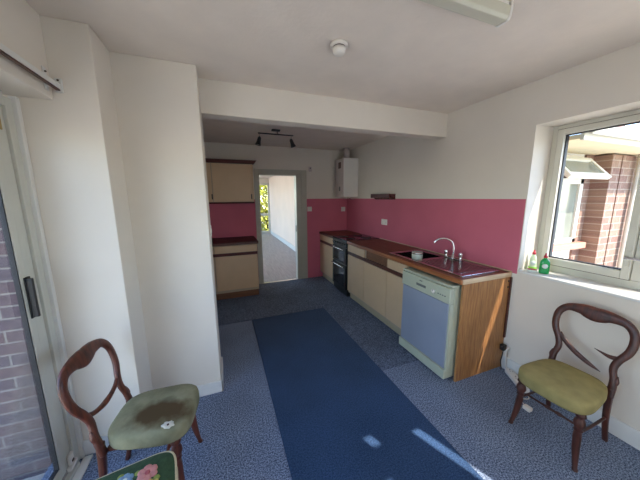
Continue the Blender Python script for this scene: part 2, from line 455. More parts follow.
d3 = bpy.data.objects.new('door_3', None); COL.objects.link(d3); d3.location = (1.675, FY, 0)
struct(d3, 'glazed door at the far end of the next room with yellow green light', 'door')
b = MB()
for q in ((-.275, -.20, 0, .06, 0, 2.2), (.20, .275, 0, .06, 0, 2.2), (-.2, .2, 0, .06, 2.1, 2.2), (-.2, .2, 0, .06, 0, .12), (-.2, .2, 0, .06, .80, .90)):
    b.box(*q, 'alu', .004)
b.build('frame', d3)
b = MB(); b.box(-.2, .2, .025, .035, .12, .80, 'glass'); b.box(-.2, .2, .025, .035, .90, 2.1, 'glass'); b.build('glass', d3)

# ------------------------------------------------------------------ patio door (sliding)
d1 = bpy.data.objects.new('door_1', None); COL.objects.link(d1); d1.location = (-.945, .6, 0)
struct(d1, 'sliding glazed patio door with pale metal frame and black pull handle', 'patio door')
def L1(*a): return local(d1, a)
XF = -.911
b = MB()
b.box(*L1(XF-.05, XF, 1.71, Y1, 0, 2.045), 'alu', .003)          # jamb
b.box(*L1(XF-.075, XF, -.36, 1.71, 2.0, 2.0665), 'alu', .003)      # head
b.box(*L1(XF-.075, XF, -.36, -.29, 0, 2.0), 'alu', .003)
b.box(*L1(XF-.012, XF+.018, 1.755, Y1, 0, 2.06), 'gloss', .003)   # cover bead against the reveal
b.build('frame', d1)
b = MB()
b.box(*L1(XF-.09, XF+.02, -.29, 1.71, 0, .03), 'alu', .003)
b.box(*L1(XF-.018, XF-.006, -.29, 1.71, .03, .048), 'steel', .002)
b.box(*L1(XF+.02, XF+.065, -.36, 1.755, 0, .012), 'gloss', .003)
b.build('track', d1)
b = MB()
b.box(*L1(XF-.045, XF-.012, 1.643, 1.708, .05, 2.0), 'alu', .004)
b.box(*L1(XF-.030, XF-.008, 1.600, 1.640, .05, 2.0), 'alu', .003)
b.box(*L1(XF-.030, XF-.008, .45, 1.600, .05, .115), 'alu', .003)
b.box(*L1(XF-.030, XF-.008, .45, 1.600, 1.93, 2.0), 'alu', .003)
b.box(*L1(XF-.055, XF-.008, .40, .46, .05, 2.0), 'alu', .004)
sash = b.build('sliding_sash', d1)
b = MB()
b.box(*L1(XF-.031, XF-.012, 1.594, 1.6005, .113, 1.93), 'gasket'); b.box(*L1(XF-.031, XF-.012, .46, 1.594, .113, .120), 'gasket')
b.build('gasket', sash)
b = MB(); b.box(*L1(XF-.024, XF-.018, .45, 1.60, .11, 1.94), 'glass'); b.build('glass', sash)
b = MB()
b.box(*L1(XF-.012, XF-.002, 1.615, 1.655, .985, 1.195), 'black', .003)
b.box(*L1(XF-.004, XF+.022, 1.618, 1.632, .99, 1.19), 'black', .004)
b.box(*L1(XF-.004, XF+.010, 1.640, 1.652, 1.0, 1.18), 'gasket', .003)
b.build('pull_handle', sash)
b = MB(); b.box(*L1(XF-.009, XF-.003, 1.60, 1.672, 1.885, 1.985), 'tan', .003); b.build('tan_plate', sash)
b = MB()
b.box(*L1(XF-.01, XF+.012, 1.645, 1.715, .035, .06), 'switch', .004); b.box(*L1(XF-.01, XF+.006, 1.66, 1.70, .06, .125), 'switch', .006); b.box(*L1(XF+.004, XF+.010, 1.672, 1.69, .07, .085), 'bark', .003)
b.build('door_stop', d1)
b = MB()
b.box(*L1(XF-.07, XF-.055, .45, .52, .05, 2.0), 'alu', .003)
b.box(*L1(XF-.07, XF-.055, -.29, -.23, .05, 2.0), 'alu', .003)
b.box(*L1(XF-.07, XF-.055, -.23, .45, .05, .11), 'alu', .003); b.box(*L1(XF-.07, XF-.055, -.23, .45, 1.93, 2.0), 'alu', .003)
fx = b.build('fixed_sash', d1)
b = MB(); b.box(*L1(XF-.066, XF-.060, -.23, .45, .11, 1.93), 'glass'); b.build('glass', fx)

# curtain rail over the patio door
cr = thing('curtain_rail', 'white curtain rail with end bracket above the patio door', 'curtain rail', (-.728, .7, 2.125))
b = MB(); b.box(-.010, .010, -1.0, 1.068, -.010, .014, 'gloss', .003); b.box(-.008, .006, -1.0, 1.06, -.018, -.009, 'mahog_dark'); b.build('rail', cr)  # dark strip below the white rail stands in for its shadow
for yy in (1.03, 0, -.9):
    b = MB(); b.box(-.033, -.008, yy-.012, yy+.012, -.012, .012, 'gloss', .003); b.box(-.034, -.028, yy-.014, yy+.014, -.03, .075, 'gloss', .002)
    b.lathe([(.004, 0), (.004, .006)], 'bark', mtx=Matrix.Translation((-.028, yy, .055)) @ Matrix.Rotation(PI/2, 4, 'Y'), seg=8)
    b.build('bracket', cr)
b = MB(); b.box(-.016, .014, 1.070, 1.0825, -.022, .045, 'gloss', .003)
for zz in (-.012, .034): b.box(-.004, .004, 1.066, 1.072, zz-.004, zz+.004, 'bark', .001)
b.build('end_bracket', cr)

# ------------------------------------------------------------------ right window
w1 = bpy.data.objects.new('window_1', None); COL.objects.link(w1); w1.location = (2.60, .55, WZ0)
struct(w1, 'white framed casement window in a deep white reveal', 'window')
def L2(*a): return local(w1, a)
XI = 2.56
b = MB()
b.box(*L2(XI, XI+.07, WY1-.038, WY1, WZ0, WZ1), 'upvc', .004); b.box(*L2(XI, XI+.07, WY0, WY0+.05, WZ0, WZ1), 'upvc', .004)
b.box(*L2(XI, XI+.07, WY0+.05, WY1-.038, WZ1-.032, WZ1), 'upvc', .004); b.box(*L2(XI, XI+.07, WY0+.05, WY1-.038, WZ0, WZ0+.068), 'upvc', .004)
b.box(*L2(XI, XI+.07, .72, .80, WZ0+.068, WZ1-.032), 'upvc', .004)
b.build('frame', w1)
b = MB()
b.box(*L2(XI-.0015, XI+.001, WY1-.042, WY1-.036, WZ0+.064, WZ1-.028), 'bark'); b.box(*L2(XI-.0015, XI+.001, .80, WY1-.04, WZ1-.034, WZ1-.028), 'bark'); b.box(*L2(XI-.0015, XI+.001, .80, WY1-.04, WZ0+.063, WZ0+.069), 'bark')
b.build('weather_seal', w1)
ZB0, ZT0 = WZ0+.068, WZ1-.032
def win_sash(ya, yb):
    b = MB(); st = .044
    x0, x1 = XI-.014, XI+.05
    b.box(*L2(x0, x1, yb-st, yb, ZB0, ZT0), 'upvc', .005); b.box(*L2(x0, x1, ya, ya+st, ZB0, ZT0), 'upvc', .005)
    b.box(*L2(x0, x1, ya+st, yb-st, ZB0, ZB0+.056), 'upvc', .005); b.box(*L2(x0, x1, ya+st, yb-st, ZT0-.042, ZT0), 'upvc', .005)
    s_ = b.build('sash', w1)
    b = MB(); y0, y1, z0, z1 = ya+st, yb-st, ZB0+.056, ZT0-.042; g = .007
    b.box(*L2(XI+.012, XI+.045, y0, y0+g, z0, z1), 'gasket'); b.box(*L2(XI+.012, XI+.045, y1-g, y1, z0, z1), 'gasket')
    b.box(*L2(XI+.012, XI+.045, y0, y1, z0, z0+g), 'gasket'); b.box(*L2(XI+.012, XI+.045, y0, y1, z1-g, z1), 'gasket')
    b.build('gasket', s_)
    b = MB(); b.box(*L2(XI+.025, XI+.033, y0, y1, z0, z1), 'glass'); b.build('glass', s_)
    return s_
s1 = win_sash(.803, WY1-.041)
win_sash(WY0+.053, .717)
b = MB()
b.box(*L2(XI-.022, XI-.014, .812, .836, 1.09, 1.20), 'upvc', .004); b.box(*L2(XI-.05, XI-.022, .816, .832, 1.14, 1.165), 'steel', .004)
b.box(*L2(XI-.052, XI-.036, .735, .832, 1.143, 1.162), 'steel', .005)
b.build('window_handle', s1)
b = MB(); b.box(*L2(XR-.012, XI, WY0, WY1, WZ0-.005, WZ0+.012), 'gloss', .004); b.build('window_sill', w1)
b = MB(); b.box(*L2(XRO-.12, XRO+.05, WY0-.02, WY1+.02, WZ0-.05, WZ0-.001), 'upvc', .005); b.build('outer_sill', w1)
ZS = WZ0+.012

# unseen glazed opening added for fill light; its blind gaps cast carpet sun patches
w2 = bpy.data.objects.new('added_window_2', None); COL.objects.link(w2); w2.location = ((RX0+RX1)/2, YREAR-.16, 0)
struct(w2, 'added glazed opening behind the camera, pale vertical blind gapped for sun patches', 'window')
def L3(*a): return local(w2, a)
b = MB()
for q in ((RX0, RX0+.06, 0, RZ1), (RX1-.06, RX1, 0, RZ1), (RX0+.06, RX1-.06, 0, .08), (RX0+.06, RX1-.06, RZ1-.05, RZ1)):
    b.box(*L3(q[0], q[1], YREAR-.19, YREAR-.13, q[2], q[3]), 'upvc', .004)
b.build('frame', w2)
b = MB(); b.box(*L3(RX0+.06, RX1-.06, YREAR-.165, YREAR-.157, .08, RZ1-.05), 'glass'); b.build('glass', w2)
def fabric():
    m = bpy.data.materials.new('added blind fabric'); m.use_nodes = True; nt = m.node_tree
    nt.nodes.remove(nt.nodes['Principled BSDF'])
    d = nt.nodes.new('ShaderNodeBsdfDiffuse'); t = nt.nodes.new('ShaderNodeBsdfTranslucent')
    v = coords(nt); n = noise(nt, v, 120, 2); r = ramp(nt, [(.3, (.74, .70, .64, 1)), (.7, (.82, .78, .72, 1))])
    nt.links.new(n.outputs['Fac'], r.inputs['Fac'])
    nt.links.new(r.outputs['Color'], d.inputs[0]); nt.links.new(r.outputs['Color'], t.inputs[0])
    mx = nt.nodes.new('ShaderNodeMixShader'); mx.inputs[0].default_value = .26
    nt.links.new(d.outputs[0], mx.inputs[1]); nt.links.new(t.outputs[0], mx.inputs[2])
    nt.links.new(mx.outputs[0], nt.nodes['Material Output'].inputs['Surface'])
    return m
M['blind'] = fabric()
b = MB()
def slat(x0, x1, z0, z1): b.quad([(x0-w2.location.x, .21, z0), (x1-w2.location.x, .21, z0), (x1-w2.location.x, .21, z1), (x0-w2.location.x, .21, z1)], 'blind')
GAPS = [(1.715, 1.775, 1.30, 1.95), (1.415, 1.475, 1.95, 2.06), (1.30, 1.33, 1.62, 1.70)]  # slits placed in the added blind to throw sun patches on the carpet
xs = sorted({RX0-.02, RX1+.02} | {g[0] for g in GAPS} | {g[1] for g in GAPS})
for xa, xb in zip(xs, xs[1:]):
    k = max(1, round((xb-xa)/.089))
    g = [q for q in GAPS if abs(q[0]-xa) < 1e-6]
    for i in range(k):
        u, v = xa+(xb-xa)*i/k, xa+(xb-xa)*(i+1)/k
        if g: slat(u, v, .02, g[0][2]); slat(u, v, g[0][3], RZ1+.03)
        else: slat(u, v, .02, RZ1+.03)
b.build('blind', w2)

# ------------------------------------------------------------------ runner
b = MB(); b.box(.2675, 1.268, .15, 3.2, 0, .008, 'runner', .003)
tag(b.build('carpet_runner'), 'plain navy blue carpet runner laid down the middle of the room', 'carpet runner')

# ------------------------------------------------------------------ kitchen right run
YE = 1.409
WTX = XR-.594
def wt(y0, y1, name, label):
    t = thing(name, label, 'worktop', (2.05, (y0+y1)/2, .872))
    return t
SY0, SY1, SX0, SX1 = 1.475, 2.46, 1.815, 2.275
BY0, BY1, BX0, BX1 = 2.075, 2.405, 1.86, 2.21
wtA = wt(YE, 3.415, 'worktop', 'long brown laminate worktop with the inset sink')
b = MB()
def LA(*a): return local(wtA, a)
for q in ((WTX+.012, XR, YE+.012, BY0-.02), (WTX+.012, XR, BY1+.02, 3.415), (WTX+.012, BX0-.02, BY0-.02, BY1+.02), (BX1+.02, XR, BY0-.02, BY1+.02)):
    b.box(*LA(q[0], q[1], q[2], q[3], .872, .91), 'worktop')
b.build('top', wtA)
b = MB(); b.box(*LA(WTX-.006, WTX+.012, YE, 3.415, .870, .911), 'lip', .006); b.build('front_edge', wtA, 'honey brown wooden front edge')
b = MB(); b.box(*LA(WTX+.012, XR, YE, YE+.012, .870, .911), 'lip_end', .004); b.build('end_edge', wtA, 'pale worn end edge')
b = MB(); b.box(*LA(XR-.012, XR, YE, 3.415, .911, .921), 'lip_end', .003); b.build('wall_strip', wtA, 'pale sealing strip along the wall')
wtB = wt(3.945, YBK, 'worktop', 'short brown worktop in the far corner beyond the black cooker')
b = MB(); b.box(WTX+.012-2.05, XR-2.05, -.331, .331, 0, .038, 'worktop'); b.build('top', wtB)
b = MB(); b.box(WTX-.006-2.05, WTX+.012-2.05, -.331, .331, -.002, .039, 'brown', .006); b.build('front_edge', wtB)

# sink: rim sheet with a bowl and a ridged drainer
sk = thing('sink', 'dull stainless steel inset sink with bowl and drainer beside the window', 'sink', (2.05, 1.97, .911))
def LS(*a): return local(sk, a)
b = MB()
z0, z1 = .9112, .9165
for q in ((SX0, SX1, SY0, BY0), (SX0, SX1, BY1, SY1), (SX0, BX0, BY0, BY1), (BX1, SX1, BY0, BY1)):
    b.box(*LS(q[0], q[1], q[2], q[3], z0, z1), 'sink')
b.build('deck', sk)
b = MB()
for q in ((SX0-.006, SX0+.006, SY0, SY1), (SX1-.006, SX1+.006, SY0, SY1), (SX0, SX1, SY0-.006, SY0+.008), (SX0, SX1, SY1-.006, SY1+.006)):
    b.box(*LS(q[0], q[1], q[2], q[3], z0, z1+.003), 'steel', .002)
b.build('rim', sk)
b = MB()
zb = .75
b.box(*LS(BX0, BX1, BY0, BY1, zb-.004, zb), 'sink')
b.box(*LS(BX0-.004, BX0, BY0, BY1, zb, z1), 'sink'); b.box(*LS(BX1, BX1+.004, BY0, BY1, zb, z1), 'sink')
b.box(*LS(BX0, BX1, BY0-.004, BY0, zb, z1), 'sink'); b.box(*LS(BX0, BX1, BY1, BY1+.004, zb, z1), 'sink')
bw = b.build('bowl', sk)
b = MB(); b.lathe([(.035, 0), (.035, .003), (.02, .004)], 'chrome', LS(2.03, 2.03, 2.24, 2.24, zb, zb)[0:1]+(LS(0, 0, 2.24, 2.24, 0, 0)[2], zb-.911)); b.build('waste', bw)
b = MB()
for k in range(9):
    x = SX0+.06+k*.042
    b.box(*LS(x, x+.014, SY0+.06, BY0-.06, z1, z1+.003), 'sink', .0014)
b.build('drainer_ridges', sk)

# mixer tap
tp = thing('mixer_tap', 'chrome swan neck mixer tap with two lever heads behind the sink', 'tap', (2.245, 1.945, .9165))
b = MB(); b.lathe([(.026, 0), (.026, .012), (.017, .022), (.0155, .06)], 'chrome')
b.tube([(0, 0, .05), (0, 0, .13), (-.012, .018, .185), (-.05, .06, .212), (-.095, .105, .205), (-.122, .132, .178), (-.126, .136, .160)], .0105, 'chrome', 6, 10)
b.build('spout', tp)
b = MB(); b.box(-.02, .02, -.105, .105, 0, .018, 'chrome', .006); b.build('base', tp)
for s_ in (-1, 1):
    b = MB(); b.lathe([(.016, .012), (.016, .03), (.011, .036), (.019, .045), (.021, .075), (.016, .085)], 'chrome', (0, s_*.09, 0))
    b.build('tap_head', tp)

# pale cup in the bowl
cp = thing('bowl', 'pale glazed pot standing in the sink bowl', 'pot', (1.985, 2.185, .7505))
b = MB(); b.lathe([(.035, 0), (.05, .01), (.058, .215), (.056, .217), (.052, .21), (.046, .02), (.001, .016)], 'cup', seg=28); b.build('body', cp)
b = MB(); b.lathe([(.0585, .197), (.0605, .205), (.0585, .213)], 'steel', seg=28); b.build('band', cp)

# end panel
ep = thing('end_panel', 'teak veneer end panel closing the worktop beside the dishwasher', 'end panel', (2.05, YE+.009, 0))
b = MB(); b.box(1.765-2.05, XR-.004-2.05, -.009, .009, 0, .870, 'panel', .0015); b.build('board', ep)
b = MB(); b.box(XR-.024-2.05, XR-.006-2.05, -.022, -.009, .30, .868, 'brown', .002); b.build('scribing_strip', ep)
for z in (.835, .86-.08):
    b = MB(); b.lathe([(.008, 0), (.008, .004)], 'black', mtx=Matrix.Translation((XR-.036-2.05, -.009, z)) @ Matrix.Rotation(PI/2, 4, 'X'), seg=10); b.build('screw_cap', ep)

# dishwasher
DW = dict(x=1.685, y0=1.452, y1=2.046)
dw = thing('dishwasher', 'freestanding dishwasher with grey blue front and cream surround', 'dishwasher', (1.98, 1.749, 0))
def LD(*a): return local(dw, a)
b = MB(); b.box(*LD(1.725, 2.29, DW['y0'], DW['y1'], .02, .832), 'dw_cream', .004); b.build('body', dw)
b = MB(); b.box(*LD(1.69, 2.29, DW['y0']-.002, DW['y1']+.002, .832, .852), 'dw_cream', .006); b.build('lid', dw)
b = MB(); b.box(*LD(1.680, 1.725, DW['y0']+.002, DW['y1']-.002, .695, .828), 'dw_cream', .006); cpnl = b.build('control_panel', dw)
b = MB(); b.box(*LD(1.6785, 1.682, 1.72, 1.84, .745, .768), 'dw_mark', .001)
b.box(*LD(1.6785, 1.682, 1.765, 1.80, .795, .803), 'dw_mark'); b.build('handle_recess', cpnl)
b = MB(); b.lathe([(.019, 0), (.019, .012), (.015, .016)], 'switch', mtx=Matrix.Translation(LD(1.681, 1.681, 1.625, 1.625, .755, .755)[0::2]) @ Matrix.Rotation(-PI/2, 4, 'Y'), seg=18)
b.box(*LD(1.664, 1.667, 1.623, 1.627, .755, .772), 'dw_mark'); b.build('dial', cpnl)
for k in range(4):
    b = MB(); yy = 1.575-k*.024; b.box(*LD(1.6775, 1.682, yy-.007, yy+.007, .748, .757), 'dw_mark', .001); b.build('button', cpnl)
b = MB(); b.box(*LD(1.686, 1.725, DW['y0']+.018, DW['y1']-.012, .108, .690), 'dw_blue', .004); b.build('door', dw, 'grey blue door front')
b = MB(); b.box(*LD(1.692, 1.725, DW['y0']+.002, DW['y0']+.017, .10, .69), 'dw_cream', .003); b.build('side_trim', dw)
b = MB(); b.box(*LD(1.672, 1.74, DW['y0'], DW['y1'], .018, .104), 'dw_cream', .008); b.build('plinth', dw)
for yy in (1.49, 2.0):
    for xx in (1.72, 2.24):
        b = MB(); b.lathe([(.018, 0), (.018, .02)], 'black', LD(xx, xx, yy, yy, 0, 0)[0:1]+(LD(0, 0, yy, yy, 0, 0)[2], 0), seg=10); b.build('foot', dw)

# base cabinets on the right run
CX = 1.772          # carcass front; doors stand proud of it
def base_cab(y0, y1, label, doors, drawers, missing=(), plinth='plinth', door_lbl=None):
    t = thing('base_cabinet', label, 'cabinet', ((CX+XR)/2, (y0+y1)/2, 0), 0, 'kitchen base cabinets')
    L = lambda *a: local(t, a)
    b = MB(); b.box(*L(CX, XR-.03, y0, y0+.016, .10, .868), 'cream_edge'); b.box(*L(CX, XR-.03, y1-.016, y1, .10, .868), 'cream_edge')
    b.box(*L(CX, XR-.03, y0+.016, y1-.016, .10, .118), 'cream_edge'); b.box(*L(XR-.04, XR-.03, y0+.016, y1-.016, .118, .74), 'cream_edge')
    b.build('carcass', t)
    b = MB(); b.box(*L(CX+.035, CX+.05, y0, y1, 0, .10), plinth, .002); b.build('plinth', t)
    b = MB(); b.box(*L(CX-.016, CX+.01, y0, y1, .708, .752), 'brown', .004); b.build('grip_rail', t, 'dark brown finger rail')
    for a, c in doors:
        b = MB(); b.box(*L(CX-.018, CX-.001, a+.003, c-.003, .132, .705), 'cream', .003); b.build('door', t)
    for a, c in drawers:
        b = MB(); b.box(*L(CX-.018, CX-.001, a+.003, c-.003, .756, .862), 'cream', .003); b.build('drawer', t)
    for a, c in missing:
        b = MB(); b.box(*L(CX+.012, CX+.022, a, c, .752, .866), 'toe'); b.build('brown_backboard', t, 'bare brown board where a drawer front is missing')
    return t
base_cab(2.930, 3.412, 'cream base cabinet with one door and one drawer beside the black cooker', [(2.93, 3.412)], [(2.93, 3.412)])
base_cab(2.062, 2.928, 'cream sink cabinet with two doors and one drawer front missing', [(2.41, 2.928), (2.062, 2.41)], [(2.062, 2.41)], [(2.41, 2.928)])
base_cab(3.948, 4.60, 'cream base cabinet in the far corner beyond the cooker', [(3.948, 4.60)], [(3.948, 4.60)])

# cooker
ck = thing('cooker', 'black freestanding double oven cooker between the cabinets', 'cooker', (2.03, 3.68, 0))
L = lambda *a: local(ck, a)
b = MB(); b.box(*L(1.755, 2.32, 3.425, 3.935, .03, .895), 'cooker', .004); b.build('body', ck)
b = MB(); b.box(*L(1.735, 2.325, 3.423, 3.937, .895, .918), 'oven_glass', .005); hb = b.build('hob', ck)
for xx, yy, r in ((1.88, 3.55, .075), (1.88, 3.81, .09), (2.15, 3.55, .09), (2.15, 3.81, .075)):
    b = MB(); b.lathe([(r, 0), (r, .003), (r-.01, .004)], 'black', (xx-2.03, yy-3.68, .918), seg=28); b.build('burner', hb)
b = MB(); b.box(*L(1.735, 1.755, 3.427, 3.933, .80, .893), 'cooker', .004); cpn = b.build('control_panel', ck)
for k in range(6):
    b = MB(); b.lathe([(.016, 0), (.014, .02)], 'steel' if k == 5 else 'black', mtx=Matrix.Translation(L(1.735, 1.735, 3.47+k*.084, 3.47+k*.084, .846, .846)[0::2]) @ Matrix.Rotation(-PI/2, 4, 'Y'), seg=14); b.build('knob', cpn)
for z0, z1 in ((.53, .79), (.12, .515)):
    b = MB(); b.box(*L(1.730, 1.755, 3.43, 3.93, z0, z1), 'cooker', .004); dr = b.build('oven_door', ck)
    b = MB(); b.box(*L(1.728, 1.731, 3.49, 3.87, z0+.04, z1-.07), 'oven_glass', .001); b.build('glass', dr)
    b = MB(); b.tube([L(1.70, 1.70, 3.46, 3.46, z1-.03, z1-.03)[0::2], L(1.70, 1.70, 3.90, 3.90, z1-.03, z1-.03)[0::2]], .008, 'steel')
    for yy in (3.48, 3.88): b.box(*L(1.70, 1.731, yy-.006, yy+.006, z1-.036, z1-.024), 'black', .002)
    b.build('handle', dr)
b = MB(); b.box(*L(1.77, 2.30, 3.44, 3.92, 0, .03), 'black'); b.build('plinth', ck)

# ------------------------------------------------------------------ kitchen left units
LCX0, LCX1 = -.60, .475
lc = thing('base_cabinet', 'cream base cabinet with brown worktop left of the doorway', 'cabinet', (-.06, 4.3, 0), 0, 'kitchen base cabinets')
L = lambda *a: local(lc, a)
FYC = 4.02
b = MB(); b.box(*L(LCX0, LCX1, FYC, YBK-.01, .12, .868), 'cream_edge'); b.build('carcass', lc)
b = MB(); b.box(*L(LCX0, LCX1, FYC+.05, FYC+.066, 0, .12), 'toe', .002); b.build('plinth', lc)
b = MB(); b.box(*L(LCX0, LCX1, FYC-.014, FYC, .700, .745), 'redbrown', .003); b.build('grip_rail', lc)
for a, c in ((-.148, LCX1), (LCX0, -.156)):
    b = MB(); b.box(*L(a+.003, c-.003, FYC-.018, FYC-.001, .165, .698), 'cream', .003); b.build('door', lc)
    b = MB(); b.box(*L(a+.003, c-.003, FYC-.018, FYC-.001, .748, .855), 'cream', .003); b.build('drawer', lc)
wl = thing('worktop', 'short dark brown worktop left of the doorway', 'worktop', (-.06, 4.3, .868))
b = MB(); b.box(LCX0-.02+.06, LCX1+.02+.06, -.30, .307, 0, .036, 'redbrown', .004); b.build('top', wl)
b = MB(); b.box(LCX0-.02+.06, LCX1+.02+.06, -.312, -.3005, 0, .038, 'brown', .005); b.build('front_edge', wl)

uc = thing('wall_cabinet', 'brownish cream wall cabinet with dark cornice left of the doorway', 'cabinet', (-.06, 4.45, 1.49))
L = lambda *a: local(uc, a)
UX0, UX1, UF = -.62, .50, 4.32
b = MB(); b.box(*L(UX0, UX1, UF, YBK-.002, 1.505, 2.10), 'cream_edge'); b.build('carcass', uc)
b = MB(); b.prism([(UX0-.01+.06, .61), (UX1+.02+.06, .61), (UX1+.06+.06, .665), (UX0-.01+.06, .665)], UF-.05-4.45, YBK-.002-4.45, 'redbrown', 'y', .003); b.build('cornice', uc, 'dark red brown cornice')
b = MB(); b.box(*L(UX0, UX1+.004, UF-.02, YBK-.002, 1.482, 1.505), 'redbrown', .003); b.build('pelmet', uc, 'dark red brown pelmet')
for a, c in ((-.11, UX1-.035), (UX0, -.125)):
    b = MB(); b.box(*L(a, c, UF-.018, UF-.001, 1.512, 2.092), 'cream', .003); dr = b.build('door', uc)
    b = MB(); b.box(*L(c-.012, c+.004, UF-.030, UF-.018, 1.55, 1.63), 'black', .003); b.build('handle', dr)
b = MB(); b.box(*L(UX1-.032, UX1, UF-.014, UF-.001, 1.512, 2.092), 'cream', .002); b.build('end_stile', uc)

# ------------------------------------------------------------------ boiler, shelf, sockets, lamps
bo = thing('boiler', 'white wall boiler high in the far corner above the cooker', 'boiler', (2.19, 4.33, 1.572))
L = lambda *a: local(bo, a)
b = MB(); b.box(*L(2.048, XR+.001, 4.165, 4.505, 1.575, 2.25), 'boiler', .008); b.build('casing', bo)
b = MB(); b.box(*L(2.036, 2.05, 4.17, 4.50, 1.578, 2.247), 'boiler_face', .004); fp = b.build('front_panel', bo)
b = MB(); b.box(*L(2.030, 2.037, 4.26, 4.36, 2.08, 2.19), 'mahog_dark', .002); b.build('grille', fp)
b = MB(); b.box(*L(2.031, 2.037, 4.28, 4.33, 1.68, 1.76), 'dw_mark', .002); b.build('control_knob', fp)
b = MB(); b.lathe([(.055, .678), (.055, .872)], 'boiler_face', seg=20, c=(.0, .02, 0)); b.build('flue_pipe', bo)
for k in range(3):
    b = MB(); b.tube([(.05+k*.03, -.05+k*.06, .004), (.05+k*.03, -.05+k*.06, -.03), (.14, -.05+k*.06, -.05)], .008, 'chrome'); b.build('pipe', bo)

sh = thing('wall_shelf', 'small dark wooden shelf on the pink wall above the worktop', 'shelf', (XR, 3.32, 1.565))
b = MB(); b.box(-.10, 0, -.245, .245, .03, .046, 'redbrown', .003); b.build('board', sh)
b = MB(); b.box(-.014, 0, -.245, .245, -.035, .03, 'redbrown', .002); b.build('back_rail', sh)
b = MB(); b.box(-.108, -.098, -.245, .245, -.012, .05, 'redbrown', .002); b.build('front_lip', sh)
for yy in (-.24, .225):
    b = MB(); b.prism([(-.09, .03), (0, .03), (0, -.035), (-.03, -.03)], yy, yy+.015, 'redbrown', 'y'); b.build('bracket', sh)
for k in range(5):
    b = MB(); b.lathe([(.004, 0), (.004, .03), (.008, .034), (.008, .04)], 'lip', mtx=Matrix.Translation((-.014, -.18+k*.09, -.012)) @ Matrix.Rotation(-PI/2, 4, 'Y'), seg=8); b.build('peg', sh)

def plate(name, label, cat, loc, rz, wd, ht, rockers=1, pins=False):
    """faces local -y"""
    t = thing(name, label, cat, loc, rz)
    b = MB(); b.box(-wd/2, wd/2, -.009, 0, -ht/2, ht/2, 'switch', .003); b.build('face_plate', t)
    for k in range(rockers):
        x = (k-(rockers-1)/2)*wd/2
        b = MB(); b.box(x-.008, x+.008, -.0135, -.008, .012 if pins else -.014, .034 if pins else .014, 'switch', .002); b.build('rocker', t)
        if pins:
            b = MB(); b.box(x-.003, x+.003, -.0096, -.0085, -.004, .004, 'black'); b.box(x-.013, x-.007, -.0096, -.0085, -.024, -.020, 'black'); b.box(x+.007, x+.013, -.0096, -.0085, -.024, -.020, 'black'); b.build('pin_holes', t)
    return t
plate('wall_socket', 'white double socket on the pink wall over the worktop', 'socket', (XR, 3.32, 1.185), -PI/2, .147, .087, 2, True)
plate('light_switch', 'white switch on the pink wall right of the doorway', 'switch', (1.55, YBK, 1.353), 0, .087, .087)
plate('cooker_switch', 'small white switch in the pink corner above the cooker', 'switch', (2.255, YBK, 1.335), 0, .087, .087)
plate('light_switch', 'white switch on the narrow side of the white pier', 'switch', (XP, 2.20, 1.31), PI/2, .087, .087)
t = thing('door_sensor', 'small white sensor high on the wall right of the doorway', 'sensor', (1.57, YBK+.001, 2.085))
b = MB(); b.box(-.03, .03, -.014, 0, -.045, .045, 'boiler_face', .005); b.build('housing', t)
b = MB(); b.lathe([(.012, 0), (.010, .004)], 'black', mtx=Matrix.Translation((0, -.013, .015)) @ Matrix.Rotation(PI/2, 4, 'X'), seg=12); b.build('lens', t)

sp = thing('spotlight_bar', 'dark two lamp spotlight bar on the kitchen ceiling', 'ceiling light', (.725, 3.5, H))
b = MB(); b.box(-.055, .055, -.025, .025, -.022, 0, 'black', .005); b.build('ceiling_plate', sp)
b = MB(); b.tube([(0.02, 0, -.02), (0.02, 0, -.06)], .006, 'black'); b.tube([(-.23, 0, -.06), (.235, 0, -.06)], .008, 'black'); b.build('bar', sp)
for s_, tilt in ((-.215, .25), (.205, -.35)):
    b = MB(); b.tube([(s_, 0, -.055), (s_, 0, -.115)], .005, 'steel')
    mt = Matrix.Translation((s_, 0, -.12)) @ Matrix.Rotation(tilt, 4, 'Y')
    b.lathe([(.010, .02), (.022, 0), (.026, -.05), (.036, -.085), (.038, -.09), (.03, -.088), (.012, -.06)], 'black', mtx=mt, seg=18)
    lo = b.build('lamp', sp)
    b = MB(); b.lathe([(.02, -.078), (.028, -.082)], 'batten', mtx=mt, seg=14); b.build('bulb', lo)

sm = thing('smoke_alarm', 'white smoke alarm on the ceiling before the beam', 'smoke alarm', (.70, 1.50, H))
b = MB(); b.lathe([(.052, 0), (.052, -.012), (.047, -.016)], 'switch', seg=28); b.build('base', sm)
b = MB(); b.lathe([(.036, -.016), (.036, -.022)], 'mahog_dark', seg=28); b.build('dark_slot', sm)
b = MB(); b.lathe([(.038, -.022), (.036, -.045), (.026, -.056), (.004, -.058)], 'switch', seg=28); b.build('head', sm)

bt = thing('fluorescent_light', 'cream fluorescent tube batten fixed on the ceiling', 'ceiling light', (.695, .962, H+.001))
b = MB(); b.box(-.60, .60, -.032, .032, -.02, 0, 'boiler', .003); b.build('tray', bt)
b = MB(); b.prism([(-.038, -.018), (.038, -.018), (.034, -.060), (.024, -.072), (-.024, -.072), (-.034, -.060)], -.60, .605, 'batten', 'x', .003); b.build('diffuser', bt)
for x in (-.61, .603):
    b = MB(); b.prism([(-.041, 0), (.041, 0), (.041, -.02), (.037, -.062), (.026, -.075), (-.026, -.075), (-.037, -.062), (-.041, -.02)], x, x+.014, 'boiler', 'x', .003); b.build('end_cap', bt)
for x in (-.35, .42):
    b = MB(); b.box(x-.012, x+.012, -.046, -.038, -.03, -.006, 'steel', .002); b.build('clip', bt)

